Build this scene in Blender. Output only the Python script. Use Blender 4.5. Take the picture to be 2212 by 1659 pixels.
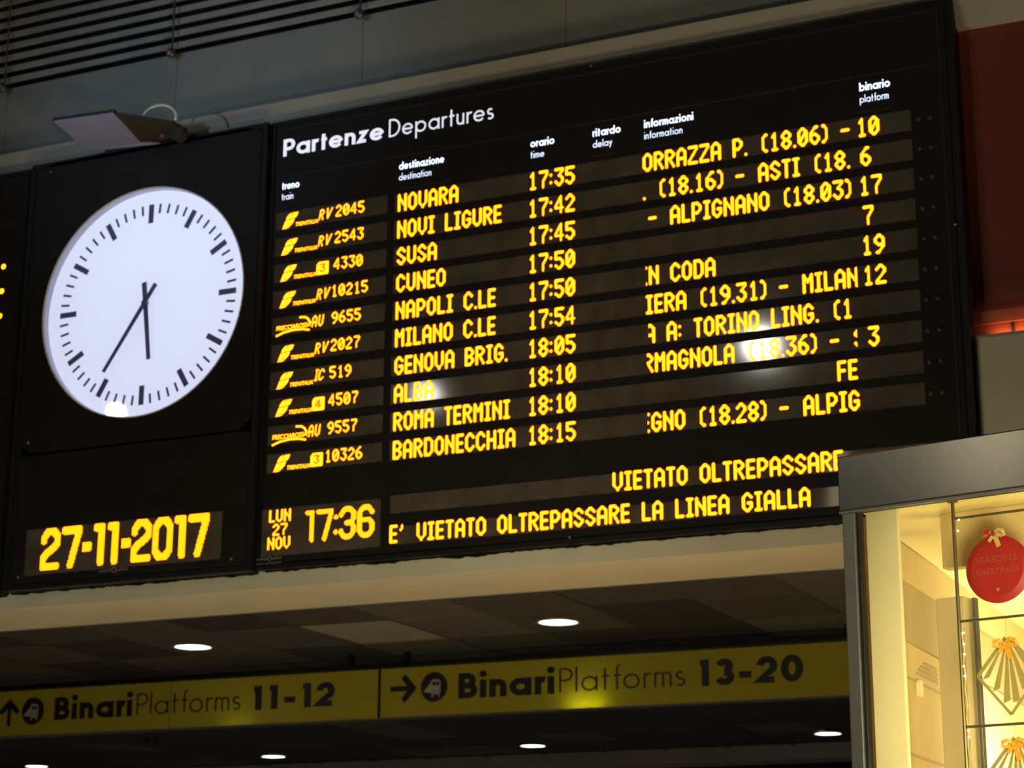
import bpy, bmesh, math, random
from mathutils import Matrix, Vector
random.seed(7)
R = math.radians
scene = bpy.context.scene
for o in list(bpy.data.objects):
    bpy.data.objects.remove(o, do_unlink=True)
COL = scene.collection

# ------------------------------------------------------------------ camera, world, lights, exposure
CAM_POS = Vector((5.489, -7.716, 1.602))
yaw, pitch, roll = 0.433282, 0.273204, 0.004698
fwd = Vector((-math.sin(yaw) * math.cos(pitch), math.cos(yaw) * math.cos(pitch), math.sin(pitch)))
rt = Vector((math.cos(yaw), math.sin(yaw), 0))
up = rt.cross(fwd)
r2 = math.cos(roll) * rt + math.sin(roll) * up
u2 = -math.sin(roll) * rt + math.cos(roll) * up
cam = bpy.data.cameras.new('camera')
cam.sensor_width = 36.0
cam.lens = 4435.0 / 2212.0 * 36.0
cam.dof.use_dof = True
cam.dof.focus_distance = 4.3
cam.dof.aperture_fstop = 10.5
cam.clip_end = 200
camo = bpy.data.objects.new('camera', cam)
mw = Matrix.Identity(4)
for i in range(3):
    mw[i][0] = r2[i]; mw[i][1] = u2[i]; mw[i][2] = -fwd[i]; mw[i][3] = CAM_POS[i]
camo.matrix_world = mw
COL.objects.link(camo)
scene.camera = camo

def project(p):
    q = Vector(p) - CAM_POS
    z = q.dot(fwd)
    return (1106 + 4435 * q.dot(r2) / z, 829.5 - 4435 * q.dot(u2) / z)

world = bpy.data.worlds.new('World'); scene.world = world
world.use_nodes = True
world.node_tree.nodes['Background'].inputs[0].default_value = (.95, .95, .90, 1)
world.node_tree.nodes['Background'].inputs[1].default_value = 0.010

def light(name, kind, loc, target, energy, color, size=.3, spot=None, blend=1.0, shape='DISK'):
    l = bpy.data.lights.new(name, kind)
    l.energy = energy; l.color = color
    if kind == 'AREA':
        l.shape = shape; l.size = size
    else:
        l.shadow_soft_size = size
    if kind == 'SPOT':
        l.spot_size = R(spot); l.spot_blend = blend
    o = bpy.data.objects.new(name, l)
    o.location = loc
    d = Vector(target) - Vector(loc)
    o.rotation_euler = d.to_track_quat('-Z', 'Y').to_euler()
    COL.objects.link(o)
    return o
# lamps of the hall, high up behind the camera (they mirror in the display glass)
light('hall_lamp_light', 'AREA', (-.80, -12.1, 7.82), (3.05, 0, 3.98), 40, (1, .95, .80), .26)
light('hall_lamp_light', 'AREA', (-4.68, -12.0, 7.68), (1.52, 0, 3.93), 7, (1, .96, .86), .28)
light('hall_lamp_light', 'AREA', (-8.84, -12.0, 7.91), (-.14, 0, 4.1), 10, (1, .93, .66), .22)
# added unseen strip light that mirrors as a streak in the steel header
light('header_streak_light', 'AREA', (1.40, -6.80, 4.62), (4.45, -2.5, 2.95), 1.9, (1, .86, .55), .12, shape='RECTANGLE').data.size_y = 1.35
# added unseen cool spot in mid-air, brightens the upper wall
light('wall_wash_light', 'SPOT', (-2.6, -7.0, 4.3), (0.25, .06, 5.70), 440, (.52, .76, 1), .15, 21)
# added unseen warm fill near the floor, brightens lower wall and soffit
light('low_fill_light', 'AREA', (2.7, -2.0, 0.9), (2.5, 0.15, 3.2), 50, (1, .76, .42), .9)
light('low_fill_light', 'AREA', (-.9, -1.9, 0.9), (-.7, 0.2, 3.2), 20, (1, .86, .58), 1.2)

vs = scene.view_settings
vs.view_transform = 'Standard'; vs.look = 'None'; vs.exposure = 0; vs.gamma = 1
vs.use_curve_mapping = False
scene.cycles.max_bounces = 6

# ------------------------------------------------------------------ materials
def mat(name, col, rough=.6, metal=0., spec=.5, noise=0., nscale=12., emit=None, estr=0., bump=0., coat=0., sample=True, aniso=0., trans=0.):
    m = bpy.data.materials.new(name); m.use_nodes = True
    nt = m.node_tree; b = nt.nodes['Principled BSDF']
    b.inputs['Base Color'].default_value = (*col, 1)
    b.inputs['Roughness'].default_value = rough
    b.inputs['Metallic'].default_value = metal
    b.inputs['Specular IOR Level'].default_value = spec
    b.inputs['Coat Weight'].default_value = coat
    b.inputs['Anisotropic'].default_value = aniso
    if noise or bump:
        tc = nt.nodes.new('ShaderNodeTexCoord')
        n = nt.nodes.new('ShaderNodeTexNoise'); n.inputs['Scale'].default_value = nscale
        n.inputs['Detail'].default_value = 6
        nt.links.new(tc.outputs['Object'], n.inputs['Vector'])
        if noise:
            rp = nt.nodes.new('ShaderNodeValToRGB')
            rp.color_ramp.elements[0].position = .3; rp.color_ramp.elements[1].position = .7
            rp.color_ramp.elements[0].color = (*[c * (1 - noise) for c in col], 1)
            rp.color_ramp.elements[1].color = (*[min(1, c * (1 + noise)) for c in col], 1)
            nt.links.new(n.outputs['Fac'], rp.inputs['Fac'])
            nt.links.new(rp.outputs['Color'], b.inputs['Base Color'])
        if bump:
            bp = nt.nodes.new('ShaderNodeBump'); bp.inputs['Strength'].default_value = bump
            bp.inputs['Distance'].default_value = .01
            nt.links.new(n.outputs['Fac'], bp.inputs['Height'])
            nt.links.new(bp.outputs['Normal'], b.inputs['Normal'])
    if emit:
        b.inputs['Emission Color'].default_value = (*emit, 1)
        b.inputs['Emission Strength'].default_value = estr
        if not sample:
            m.cycles.emission_sampling = 'NONE'
    return m

M = {}
M['board'] = mat('board_black', (.0085, .0065, .006), .55, spec=.25, noise=.2, nscale=5)
M['frame'] = mat('frame_black', (.006, .0055, .0055), .45, spec=.3, noise=.2)
M['edge'] = mat('panel_edge', (.035, .03, .035), .4, spec=.5, noise=.3)
M['glass_win'] = mat('display_glass', (.078, .066, .053), .055, spec=.5, noise=.25, nscale=8)
M['amber'] = mat('amber_led', (.02, .01, 0), .6, emit=(1, .205, .004), estr=5.8, sample=False)
M['amber_big'] = mat('amber_led_large', (.02, .01, 0), .6, emit=(1, .27, .003), estr=3.3, sample=False)
M['amber_soft'] = mat('amber_led_small', (.02, .01, 0), .6, emit=(1, .26, .003), estr=7.0, sample=False)
M['white_print'] = mat('lit_white_lettering', (.6, .6, .65), .6, emit=(.80, .84, 1), estr=.85, sample=False)
M['white_label'] = mat('lit_white_label', (.6, .6, .65), .6, emit=(.62, .74, 1), estr=2.2, sample=False)
M['grey_print'] = mat('grey_print', (.20, .19, .19), .6)
M['dial'] = mat('lit_dial', (.5, .5, .52), .5, emit=(.70, .72, .97), estr=.98, noise=.02, nscale=2)
M['dial_rim'] = mat('dial_rim', (.55, .55, .62), .35, noise=.05)
M['clock_dark_glare'] = mat('clock_mark', (.10, .09, .17), .5, noise=.1)  # dark marks with the dial's bluish glare put into their colour
M['wall'] = mat('upper_wall_grey', (.21, .22, .215), .7, noise=.06, nscale=3, bump=.05)
M['ledge'] = mat('ledge_grey', (.27, .265, .235), .7, noise=.08, nscale=4)
M['lower'] = mat('lower_wall_paint', (.42, .43, .36), .75, noise=.06, nscale=6, bump=.08)
M['soffit'] = mat('soffit_cream', (.60, .52, .36), .8, noise=.05, nscale=4)
M['dark'] = mat('dark_void', (.006, .006, .007), .9)
M['slat'] = mat('slat_grey', (.25, .255, .26), .5, noise=.1, nscale=6)
M['wire'] = mat('wire_grey', (.10, .105, .08), .45, metal=.5, noise=.1)
M['knob'] = mat('knob_metal', (.12, .11, .09), .35, metal=.6, noise=.2)
M['red'] = mat('red_panel', (.13, .020, .008), .5, noise=.1, nscale=3)
M['redrail'] = mat('red_rail', (.25, .06, .03), .5, noise=.1)
M['steel'] = mat('brushed_steel', (.60, .585, .54), .20, metal=1.0, noise=.05, nscale=30)
M['steel_dark'] = mat('dark_steel', (.20, .20, .19), .4, metal=.8, noise=.1, nscale=20)
M['cream'] = mat('kiosk_cream', (.80, .70, .40), .6, noise=.03, nscale=4)
M['kceil'] = mat('kiosk_ceiling', (.66, .55, .22), .35, noise=.04, nscale=3)
M['kwall'] = mat('kiosk_wall_beige', (.50, .37, .16), .6, noise=.05, nscale=4)
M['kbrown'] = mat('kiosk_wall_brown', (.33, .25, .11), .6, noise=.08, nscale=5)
M['kpillar'] = mat('kiosk_pillar', (.55, .46, .26), .3, noise=.04, nscale=3)
M['rod'] = mat('bronze_rod', (.16, .13, .06), .4, metal=.7, noise=.1)
M['gold'] = mat('olive_gold', (.27, .22, .06), .5, metal=.0, noise=.1)
M['red_card'] = mat('red_card', (.30, .014, .008), .4, noise=.06, nscale=20)
M['card_text'] = mat('card_text', (.30, .055, .02), .5, noise=.05)
M['ribbon_gold'] = mat('gold_ribbon', (.50, .33, .09), .4, noise=.15, nscale=25)
M['ribbon_orange'] = mat('orange_ribbon', (.62, .30, .02), .5, noise=.15, nscale=25)
M['bulb'] = mat('fairy_bulb', (1, 1, .8), .4, emit=(1, .9, .55), estr=14, sample=False)
M['string'] = mat('garland_string', (.75, .42, .12), .4, noise=.3, nscale=30)
M['yellow'] = None
M['sign_ink'] = mat('sign_ink', (.012, .010, .012), .5, noise=.2)
M['sign_white'] = mat('sign_white', (.34, .32, .28), .6, noise=.05)
M['sign_case'] = mat('sign_case', (.02, .018, .014), .5, noise=.1)
M['sign_trim'] = mat('sign_trim', (.25, .25, .24), .3, metal=.6, noise=.1)
M['grid'] = mat('ceiling_grid_metal', (.10, .09, .07), .4, metal=.2, noise=.3, nscale=3)
M['down'] = mat('downlight_lens', (.8, .8, .8), .4, emit=(.80, .90, 1), estr=2.6, noise=.1, sample=False)
M['down_tube'] = mat('downlight_tube', (.8, .8, .8), .4, emit=(.95, 1, .95), estr=5, sample=False)
M['down_ring'] = mat('downlight_ring', (.45, .42, .38), .3, metal=.4, noise=.1)
M['lampwhite'] = mat('lamp_glass_white', (.25, .27, .47), .5, noise=.04, nscale=6)
M['lampbody'] = mat('lamp_body_dark', (.028, .024, .018), .8, noise=.15)
M['cable'] = mat('pale_cable', (.75, .80, .55), .5, noise=.1)
M['indicator'] = mat('unlit_indicator', (.022, .020, .019), .4, noise=.2, nscale=40)
M['screw'] = mat('screw_head', (.30, .28, .25), .3, metal=.6, noise=.1)
M['floor'] = mat('floor_stone', (.38, .33, .27), .4, noise=.2, nscale=2)
TILES = [mat('ceiling_tile_%s' % n, c, .75, noise=.10, nscale=7, bump=.05) for n, c in
         (('dark', (.055, .045, .040)), ('mid', (.12, .10, .075)), ('brown', (.105, .085, .065)), ('light', (.17, .15, .11)), ('pale', (.42, .37, .28)))]

# translucent yellow sheet of the platform signs
m = bpy.data.materials.new('sign_yellow_sheet'); m.use_nodes = True
nt = m.node_tree; nt.nodes.clear()
out = nt.nodes.new('ShaderNodeOutputMaterial'); mx = nt.nodes.new('ShaderNodeMixShader')
tr = nt.nodes.new('ShaderNodeBsdfTranslucent'); df = nt.nodes.new('ShaderNodeBsdfDiffuse')
no = nt.nodes.new('ShaderNodeTexNoise'); no.inputs['Scale'].default_value = 3
rp = nt.nodes.new('ShaderNodeValToRGB')
rp.color_ramp.elements[0].color = (.44, .38, .045, 1); rp.color_ramp.elements[1].color = (.52, .45, .055, 1)
nt.links.new(no.outputs['Fac'], rp.inputs['Fac']); nt.links.new(rp.outputs['Color'], df.inputs['Color'])
tr.inputs['Color'].default_value = (.62, .60, .02, 1)
mx.inputs[0].default_value = .35
nt.links.new(df.outputs[0], mx.inputs[1]); nt.links.new(tr.outputs[0], mx.inputs[2]); nt.links.new(mx.outputs[0], out.inputs[0])
M['yellow'] = m
# window glass of the kiosk
m = bpy.data.materials.new('clear_glass'); m.use_nodes = True
nt = m.node_tree; nt.nodes.clear()
out = nt.nodes.new('ShaderNodeOutputMaterial'); mx = nt.nodes.new('ShaderNodeMixShader')
tp = nt.nodes.new('ShaderNodeBsdfTransparent'); gl = nt.nodes.new('ShaderNodeBsdfGlossy'); fr = nt.nodes.new('ShaderNodeFresnel')
gl.inputs['Roughness'].default_value = .02; fr.inputs['IOR'].default_value = 1.35
tp.inputs['Color'].default_value = (.96, .97, .95, 1)
nt.links.new(fr.outputs[0], mx.inputs[0]); nt.links.new(tp.outputs[0], mx.inputs[1]); nt.links.new(gl.outputs[0], mx.inputs[2]); nt.links.new(mx.outputs[0], out.inputs[0])
M['glass'] = m

# ------------------------------------------------------------------ helpers
WM = {}
def thing(name, label, cat, loc=(0, 0, 0), rotz=0., group=None):
    o = bpy.data.objects.new(name, None); COL.objects.link(o)
    o.empty_display_size = .1
    o.location = loc; o.rotation_euler = (0, 0, rotz)
    WM[o.name] = Matrix.Translation(Vector(loc)) @ Matrix.Rotation(rotz, 4, 'Z')
    o['label'] = label; o['category'] = cat
    if group: o['group'] = group
    return o
def obj(name, bm, m, parent=None, label=None, local=False, kind=None, smooth=False):
    me = bpy.data.meshes.new(name)
    W = Matrix.Identity(4)
    if parent is not None:
        W = WM[parent.name]
        if not local: bm.transform(W.inverted())
    if smooth:
        for f in bm.faces: f.smooth = True
    bm.to_mesh(me); bm.free()
    for mm in (m if isinstance(m, (list, tuple)) else [m]): me.materials.append(mm)
    o = bpy.data.objects.new(name, me); COL.objects.link(o)
    if parent is not None: o.parent = parent
    WM[o.name] = W
    if label: o['label'] = label
    if kind: o['kind'] = kind
    return o
def struct(name, bm, m):
    return obj(name, bm, m, kind='structure')
def dup(src, parent=None, loc=None, rot=None):
    c = src.copy(); COL.objects.link(c)
    if parent is not None: c.parent = parent
    if loc is not None: c.location = loc
    if rot is not None: c.rotation_euler = rot
    WM[c.name] = WM.get((parent or src).name, Matrix.Identity(4))
    return c
def box(bm, x0, x1, y0, y1, z0, z1, bev=0.):
    vs_ = [bm.verts.new((x, y, z)) for x in (x0, x1) for y in (y0, y1) for z in (z0, z1)]
    idx = [(0, 1, 3, 2), (4, 6, 7, 5), (0, 4, 5, 1), (2, 3, 7, 6), (0, 2, 6, 4), (1, 5, 7, 3)]
    fs = [bm.faces.new([vs_[i] for i in f]) for f in idx]
    if bev:
        es = list({e for f in fs for e in f.edges})
        bmesh.ops.bevel(bm, geom=es, offset=bev, segments=2, affect='EDGES', profile=.5)
    return bm
def bx(*a, **k): return box(bmesh.new(), *a, **k)
def prism(bm, pts, d):
    """pts: 3-D outline; d: extrusion vector"""
    d = Vector(d)
    a = [bm.verts.new(p) for p in pts]; b = [bm.verts.new(Vector(p) + d) for p in pts]
    n = len(pts)
    bm.faces.new(a[::-1]); bm.faces.new(b)
    for i in range(n): bm.faces.new((a[i], a[(i + 1) % n], b[(i + 1) % n], b[i]))
    return bm
def disc(bm, c, r, axis='Y', seg=48, th=.01, r0=None):
    """disc (or ring if r0) around c with thickness th"""
    c = Vector(c)
    def P(a, rr, t):
        if axis == 'Y': return c + Vector((rr * math.cos(a), t, rr * math.sin(a)))
        return c + Vector((rr * math.cos(a), rr * math.sin(a), t))
    an = [2 * math.pi * i / seg for i in range(seg)]
    if r0 is None:
        prism(bm, [P(a, r, 0) for a in an], Vector((0, th, 0)) if axis == 'Y' else Vector((0, 0, th)))
    else:
        rows = [[bm.verts.new(P(a, rr, t)) for a in an] for rr, t in ((r, 0), (r, th), (r0, th), (r0, 0))]
        for k in range(4):
            A, B = rows[k], rows[(k + 1) % 4]
            for i in range(seg):
                j = (i + 1) % seg
                bm.faces.new((A[i], A[j], B[j], B[i]))
    return bm
def tube(bm, pts, r, seg=8, cap=True):
    pts = [Vector(p) for p in pts]; rings = []
    for i, p in enumerate(pts):
        t = (pts[min(i + 1, len(pts) - 1)] - pts[max(i - 1, 0)]).normalized()
        a = t.orthogonal().normalized() if i == 0 else (rings[-1][1] - t * rings[-1][1].dot(t)).normalized()
        b = t.cross(a)
        rings.append(([bm.verts.new(p + r * (math.cos(2 * math.pi * k / seg) * a + math.sin(2 * math.pi * k / seg) * b)) for k in range(seg)], a))
    for i in range(len(rings) - 1):
        A, B = rings[i][0], rings[i + 1][0]
        for k in range(seg): bm.faces.new((A[k], A[(k + 1) % seg], B[(k + 1) % seg], B[k]))
    if cap:
        bm.faces.new(rings[0][0][::-1]); bm.faces.new(rings[-1][0])
    return bm
def ball(bm, c, r, u=12, v=8, sc=(1, 1, 1)):
    mm = Matrix.Translation(c) @ Matrix.Diagonal((*sc, 1))
    bmesh.ops.create_uvsphere(bm, u_segments=u, v_segments=v, radius=r, matrix=mm)
    return bm

# ------------------------------------------------------------------ LED matrix letters (strokes on a 7 x 12 dot grid)
def led_font():
    F = {}
    def g(ch, *pl, w=7): F[ch] = (w, pl)
    o = [(1, 3), (1, 9), (3, 11), (4, 11), (6, 9), (6, 3), (4, 1), (3, 1), (1, 3)]
    g('O', o); g('0', o, [(2, 3.5), (5, 8.5)])
    g('A', [(1, 1), (1, 9), (3, 11), (4, 11), (6, 9), (6, 1)], [(1, 5), (6, 5)])
    g('B', [(1, 1), (1, 11), (4, 11), (6, 9), (6, 8), (4, 6), (1, 6)], [(4, 6), (6, 4), (6, 3), (4, 1), (1, 1)])
    g('C', [(6, 9), (4, 11), (3, 11), (1, 9), (1, 3), (3, 1), (4, 1), (6, 3)])
    g('D', [(1, 1), (1, 11), (4, 11), (6, 9), (6, 3), (4, 1), (1, 1)])
    g('E', [(5, 11), (1, 11), (1, 1), (5, 1)], [(1, 6), (4.5, 6)], w=6)
    g('F', [(5, 11), (1, 11), (1, 1)], [(1, 6), (4.5, 6)], w=6)
    g('G', [(6, 9), (4, 11), (3, 11), (1, 9), (1, 3), (3, 1), (4, 1), (6, 3), (6, 5.5), (4, 5.5)])
    g('H', [(1, 1), (1, 11)], [(6, 1), (6, 11)], [(1, 6), (6, 6)])
    g('I', [(1, 11), (4, 11)], [(1, 1), (4, 1)], [(2.5, 1), (2.5, 11)], w=5)
    g('L', [(1, 11), (1, 1), (5, 1)], w=6)
    g('M', [(1, 1), (1, 11), (3.5, 7), (6, 11), (6, 1)])
    g('N', [(1, 1), (1, 11)], [(6, 1), (6, 11)], [(1, 10), (6, 3)])
    g('P', [(1, 1), (1, 11), (4, 11), (6, 9), (6, 7), (4, 5), (1, 5)])
    g('R', [(1, 1), (1, 11), (4, 11), (6, 9), (6, 8), (4, 6), (1, 6)], [(3, 6), (6, 1)])
    g('S', [(6, 9), (4, 11), (3, 11), (1, 9), (1, 8), (6, 4), (6, 3), (4, 1), (3, 1), (1, 3)])
    g('T', [(1, 11), (5, 11)], [(3, 11), (3, 1)], w=6)
    g('U', [(1, 11), (1, 3), (3, 1), (4, 1), (6, 3), (6, 11)])
    g('V', [(1, 11), (1, 4), (3.5, 1), (6, 4), (6, 11)])
    g('Z', [(1, 11), (6, 11), (6, 9.5), (1, 2.5), (1, 1), (6, 1)])
    g('1', [(2.2, 9), (3.9, 11), (3.9, 1)], [(2.5, 1), (5.3, 1)])
    g('2', [(1, 9), (3, 11), (4, 11), (6, 9), (6, 7.5), (1, 2), (1, 1), (6, 1)])
    g('3', [(1, 11), (6, 11), (6, 10), (3.5, 7), (4, 7), (6, 5), (6, 3), (4, 1), (3, 1), (1, 3)])
    g('4', [(4.6, 1), (4.6, 11), (1, 5), (1, 3.7), (6, 3.7)])
    g('5', [(6, 11), (1, 11), (1, 7), (4, 7), (6, 5), (6, 3), (4, 1), (3, 1), (1, 2.5)])
    g('6', [(5, 11), (4, 11), (1, 7.5), (1, 3), (3, 1), (4, 1), (6, 3), (6, 4.5), (4, 6.5), (1.5, 6.5)])
    g('7', [(1, 11), (6, 11), (6, 9), (3.3, 5), (3.3, 1)])
    g('8', [(3, 6), (1, 8), (1, 9), (3, 11), (4, 11), (6, 9), (6, 8), (4, 6), (3, 6), (1, 4), (1, 3), (3, 1), (4, 1), (6, 3), (6, 4), (4, 6)])
    g('9', [(2, 1), (3, 1), (6, 4.5), (6, 9), (4, 11), (3, 11), (1, 9), (1, 7.5), (3, 5.5), (6, 5.5)])
    g('.', [(1, 1), (1, 1)], w=2); g(':', [(1, 3), (1, 3)], [(1, 8), (1, 8)], w=2.6)
    g('-', [(1.2, 6), (5.7, 6)], w=8); g("'", [(2.2, 11), (2.2, 9.8), (1.4, 8.4)], w=5)
    g('(', [(5, 11), (4.2, 11), (2.6, 9), (2.6, 3), (4.2, 1), (5, 1)], w=6)
    g(')', [(1, 11), (1.6, 11), (3.1, 9), (3.1, 3), (1.6, 1), (1, 1)], w=4)
    g(' ', w=6)
    return F
LED = led_font()
LED['v'] = (7, ([(1, 11), (3.5, 1.2), (6, 11)],))
def seg_dist(px, py, a, b):
    dx, dy = b[0] - a[0], b[1] - a[1]; L = dx * dx + dy * dy
    t = 0 if L == 0 else max(0, min(1, ((px - a[0]) * dx + (py - a[1]) * dy) / L))
    return math.hypot(px - a[0] - t * dx, py - a[1] - t * dy)
_cells = {}
def cells(ch, k=2, hw=.80):
    """lit cells of a letter; k refines the dot grid, hw is the half stroke width in coarse dots"""
    key = (ch, k, hw)
    if key not in _cells:
        w, pl = LED[ch]; out = []
        for j in range(12 * k):
            for i in range(int((w + 1) * k)):
                x, y = (i + .5) / k, (j + .5) / k
                if any(seg_dist(x, y, p[q], p[q + 1]) <= hw for p in pl for q in range(len(p) - 1)):
                    out.append((i, j))
        _cells[key] = out
    return _cells[key]
def led_width(text, dx):
    return sum(LED[c][0] + 1 for c in text) * dx
def led_text(bm, text, x, z, y, dx, dz, clip=None, k=2, hw=.80, adv=1, slant=0., fill=.92):
    for c in text:
        for i, j in cells(c, k, hw):
            x0 = x + i * dx / k + slant * j * dz / k; z0 = z + j * dz / k
            x1 = x0 + dx / k * fill; z1 = z0 + dz / k * fill
            if clip:
                if x0 < clip[0] or x1 > clip[1]: continue
            v = [bm.verts.new(p) for p in ((x0, y, z0), (x1, y, z0), (x1, y, z1), (x0, y, z1))]
            bm.faces.new(v)
        x += (LED[c][0] + adv) * dx
    return x

# ------------------------------------------------------------------ geometric sans lettering for print
def arc(cx, cy, rx, ry, a0, a1, n=14):
    return [(cx + rx * math.cos(R(a0 + (a1 - a0) * i / n)), cy + ry * math.sin(R(a0 + (a1 - a0) * i / n))) for i in range(n + 1)]
def sans(ch, w, bold):
    """centre lines in units of cap height, stroke w. returns (polylines, advance)"""
    h = w / 2; xh = .70 if bold else .62
    rx = .27
    bowlx = rx; bowly = xh / 2 - h; top = 1 - h
    sb = .05 if bold else .07           # side bearing
    L = sb + h
    def bowl(cx, a0=0, a1=360): return arc(cx, xh / 2, bowlx, bowly, a0, a1, 20)
    if ch == 'o': return [bowl(L + rx)], 2 * rx + w + 2 * sb
    if ch == 'a': return [bowl(L + rx), [(L + 2 * rx, 0), (L + 2 * rx, xh)]], 2 * rx + w + 2 * sb
    if ch == 'd': return [bowl(L + rx), [(L + 2 * rx, 0), (L + 2 * rx, 1.04)]], 2 * rx + w + 2 * sb
    if ch == 'p': return [bowl(L + rx), [(L, -.32), (L, xh)]], 2 * rx + w + 2 * sb
    if ch == 'b': return [bowl(L + rx), [(L, 0), (L, 1.04)]], 2 * rx + w + 2 * sb
    if ch == 'e': return [bowl(L + rx, 0, 325), [(L, xh / 2), (L + 2 * rx, xh / 2)]], 2 * rx + w + 2 * sb
    if ch in 'nh':
        r = .19 if bold else .17
        return [[(L, 0), (L, xh if ch == 'n' else 1.04)], arc(L + r, xh - r - h, r, r, 180, 0) + [(L + 2 * r, 0)]], 2 * r + w + 2 * sb
    if ch == 'm':
        r = .16 if bold else .14
        return [[(L, 0), (L, xh)], arc(L + r, xh - r - h, r, r, 180, 0) + [(L + 2 * r, 0)],
                arc(L + 3 * r, xh - r - h, r, r, 180, 0) + [(L + 4 * r, 0)]], 4 * r + w + 2 * sb
    if ch == 'u':
        r = .19 if bold else .17
        return [[(L, xh)] + arc(L + r, r + h, r, r, 180, 360), [(L + 2 * r, 0), (L + 2 * r, xh)]], 2 * r + w + 2 * sb
    if ch == 'r': return [[(L, 0), (L, xh)], arc(L + .19, xh - .19 - h, .19, .19, 180, 70, 8)], .28 + h + sb
    if ch == 't': return [[(L + .10, 0), (L + .10, .92)], [(L - .02, xh - h), (L + .27, xh - h)]], .34 + h + sb
    if ch == 'f': return [[(L + .10, 0), (L + .10, .86)] + arc(L + .10 + .12, .86, .12, .14, 180, 80, 6), [(L - .03, xh - h), (L + .25, xh - h)]], .25 + h + sb
    if ch == 'i': return [[(L, 0), (L, xh)], [(L, .93), (L, .93)]], w + 2 * sb
    if ch == 'l': return [[(L, 0), (L, 1.04)]], w + 2 * sb
    if ch == 's':
        q = (xh - w) / 4; cx = L + .13
        return [arc(cx, xh - h - q, .13, q, 40, 270, 10) + arc(cx, h + q, .15, q, 90, -140, 10)], .30 + w + sb
    if ch == 'z': return [[(L, xh - h), (L + .34, xh - h), (L, h), (L + .36, h)]], .36 + w + 2 * sb
    if ch == 'y': return [[(L, xh), (L + .19, .08)], [(L + .38, xh), (L + .07, -.30)]], .38 + w + sb
    if ch == 'w': return [[(L, xh), (L + .14, 0), (L + .28, xh), (L + .42, 0), (L + .56, xh)]], .56 + w + sb
    if ch == 'P': return [[(L, 0), (L, 1)], [(L, top)] + arc(L + .22, top - .24, .22, .24, 90, -90) + [(L, top - .48)]], .46 + w + sb * 1.2
    if ch == 'B': return [[(L, 0), (L, 1)], [(L, top)] + arc(L + .20, top - (.25 - h / 2), .19, .25 - h / 2, 90, -90, 10) + [(L, .5)],
                          [(L, .5)] + arc(L + .24, .25 + h / 2, .21, .25 - h / 2, 90, -90, 10) + [(L, h)]], .46 + w + sb * 1.4
    if ch == 'D': return [[(L, 0), (L, 1)], [(L, top)] + arc(L + .16, .5, .42, .5 - h, 90, -90, 16) + [(L, h)]], .60 + w + sb * 1.4
    if ch == '1': return [[(L + .16, 0), (L + .16, 1)], [(L - .02, top), (L + .16, top)]], .34 + w
    if ch == '2': return [arc(L + .22, 1 - h - .24, .22, .24, 175, -35, 12) + [(L, h), (L + .46, h)]], .50 + w + sb
    if ch == '3': return [arc(L + .21, .745 - h / 3, .17, .255 - h * .66, 165, -90, 10), arc(L + .21, .26 + h / 3, .21, .26 - h * .66, 90, -165, 10)], .46 + w + sb
    if ch == '0': return [arc(L + .24, .5, .24, .5 - h, 0, 360, 24)], .50 + w + sb
    if ch == '7': return [[(L, top), (L + .44, top), (L + .14, 0)]], .46 + w + sb
    if ch == '-': return [[(L - .06, .36), (L + .34, .36)]], .34 + w + sb
    if ch == '.': return [[(L, h), (L, h)]], w + 2 * sb
    return [], .3
def ribbon(bm, pl, hw, f):
    """flat stroke along polyline; f maps (u,v) to 3-D"""
    if len(pl) == 2 and pl[0] == pl[1]:
        r = hw * 1.18
        bm.faces.new([bm.verts.new(f(pl[0][0] + r * math.cos(a), pl[0][1] + r * math.sin(a))) for a in [2 * math.pi * i / 14 for i in range(14)]])
        return
    n = len(pl); closed = math.dist(pl[0], pl[-1]) < 1e-4
    off = []
    for i in range(n):
        if closed: a, b = pl[i - 1 if i > 0 else n - 2], pl[i + 1 if i < n - 1 else 1]
        else: a, b = pl[max(i - 1, 0)], pl[min(i + 1, n - 1)]
        p = pl[i]
        def nrm(u, v):
            d = (v[0] - u[0], v[1] - u[1]); l = math.hypot(*d) or 1
            return (-d[1] / l, d[0] / l)
        n1 = nrm(a, p) if a != p else nrm(p, b); n2 = nrm(p, b) if b != p else n1
        mx_, my_ = n1[0] + n2[0], n1[1] + n2[1]; l = math.hypot(mx_, my_) or 1
        mx_, my_ = mx_ / l, my_ / l
        k = 1 / max(.45, mx_ * n1[0] + my_ * n1[1])
        off.append((mx_ * k, my_ * k))
    A = [bm.verts.new(f(pl[i][0] + off[i][0] * hw, pl[i][1] + off[i][1] * hw)) for i in range(n)]
    B = [bm.verts.new(f(pl[i][0] - off[i][0] * hw, pl[i][1] - off[i][1] * hw)) for i in range(n)]
    for i in range(n - 1): bm.faces.new((A[i], B[i], B[i + 1], A[i + 1]))
def sans_width(text, w, bold, track=0.): return sum(sans(c, w, bold)[1] + track for c in text)
def sans_text(bm, text, x, z, y, cap, w, bold=False, width=None, sx=1., track=0.):
    tw = sans_width(text, w, bold, track) * cap
    if width: sx = width / tw
    lay = 0
    for c in text:
        pls, adv = sans(c, w, bold)
        for pl in pls:
            lay += 1
            yy = y - .00004 * (lay % 3)
            ribbon(bm, pl, w / 2, lambda u, v, x=x, yy=yy: (x + u * cap * sx, yy, z + v * cap))
        x += (adv + track) * cap * sx
    return x
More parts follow.
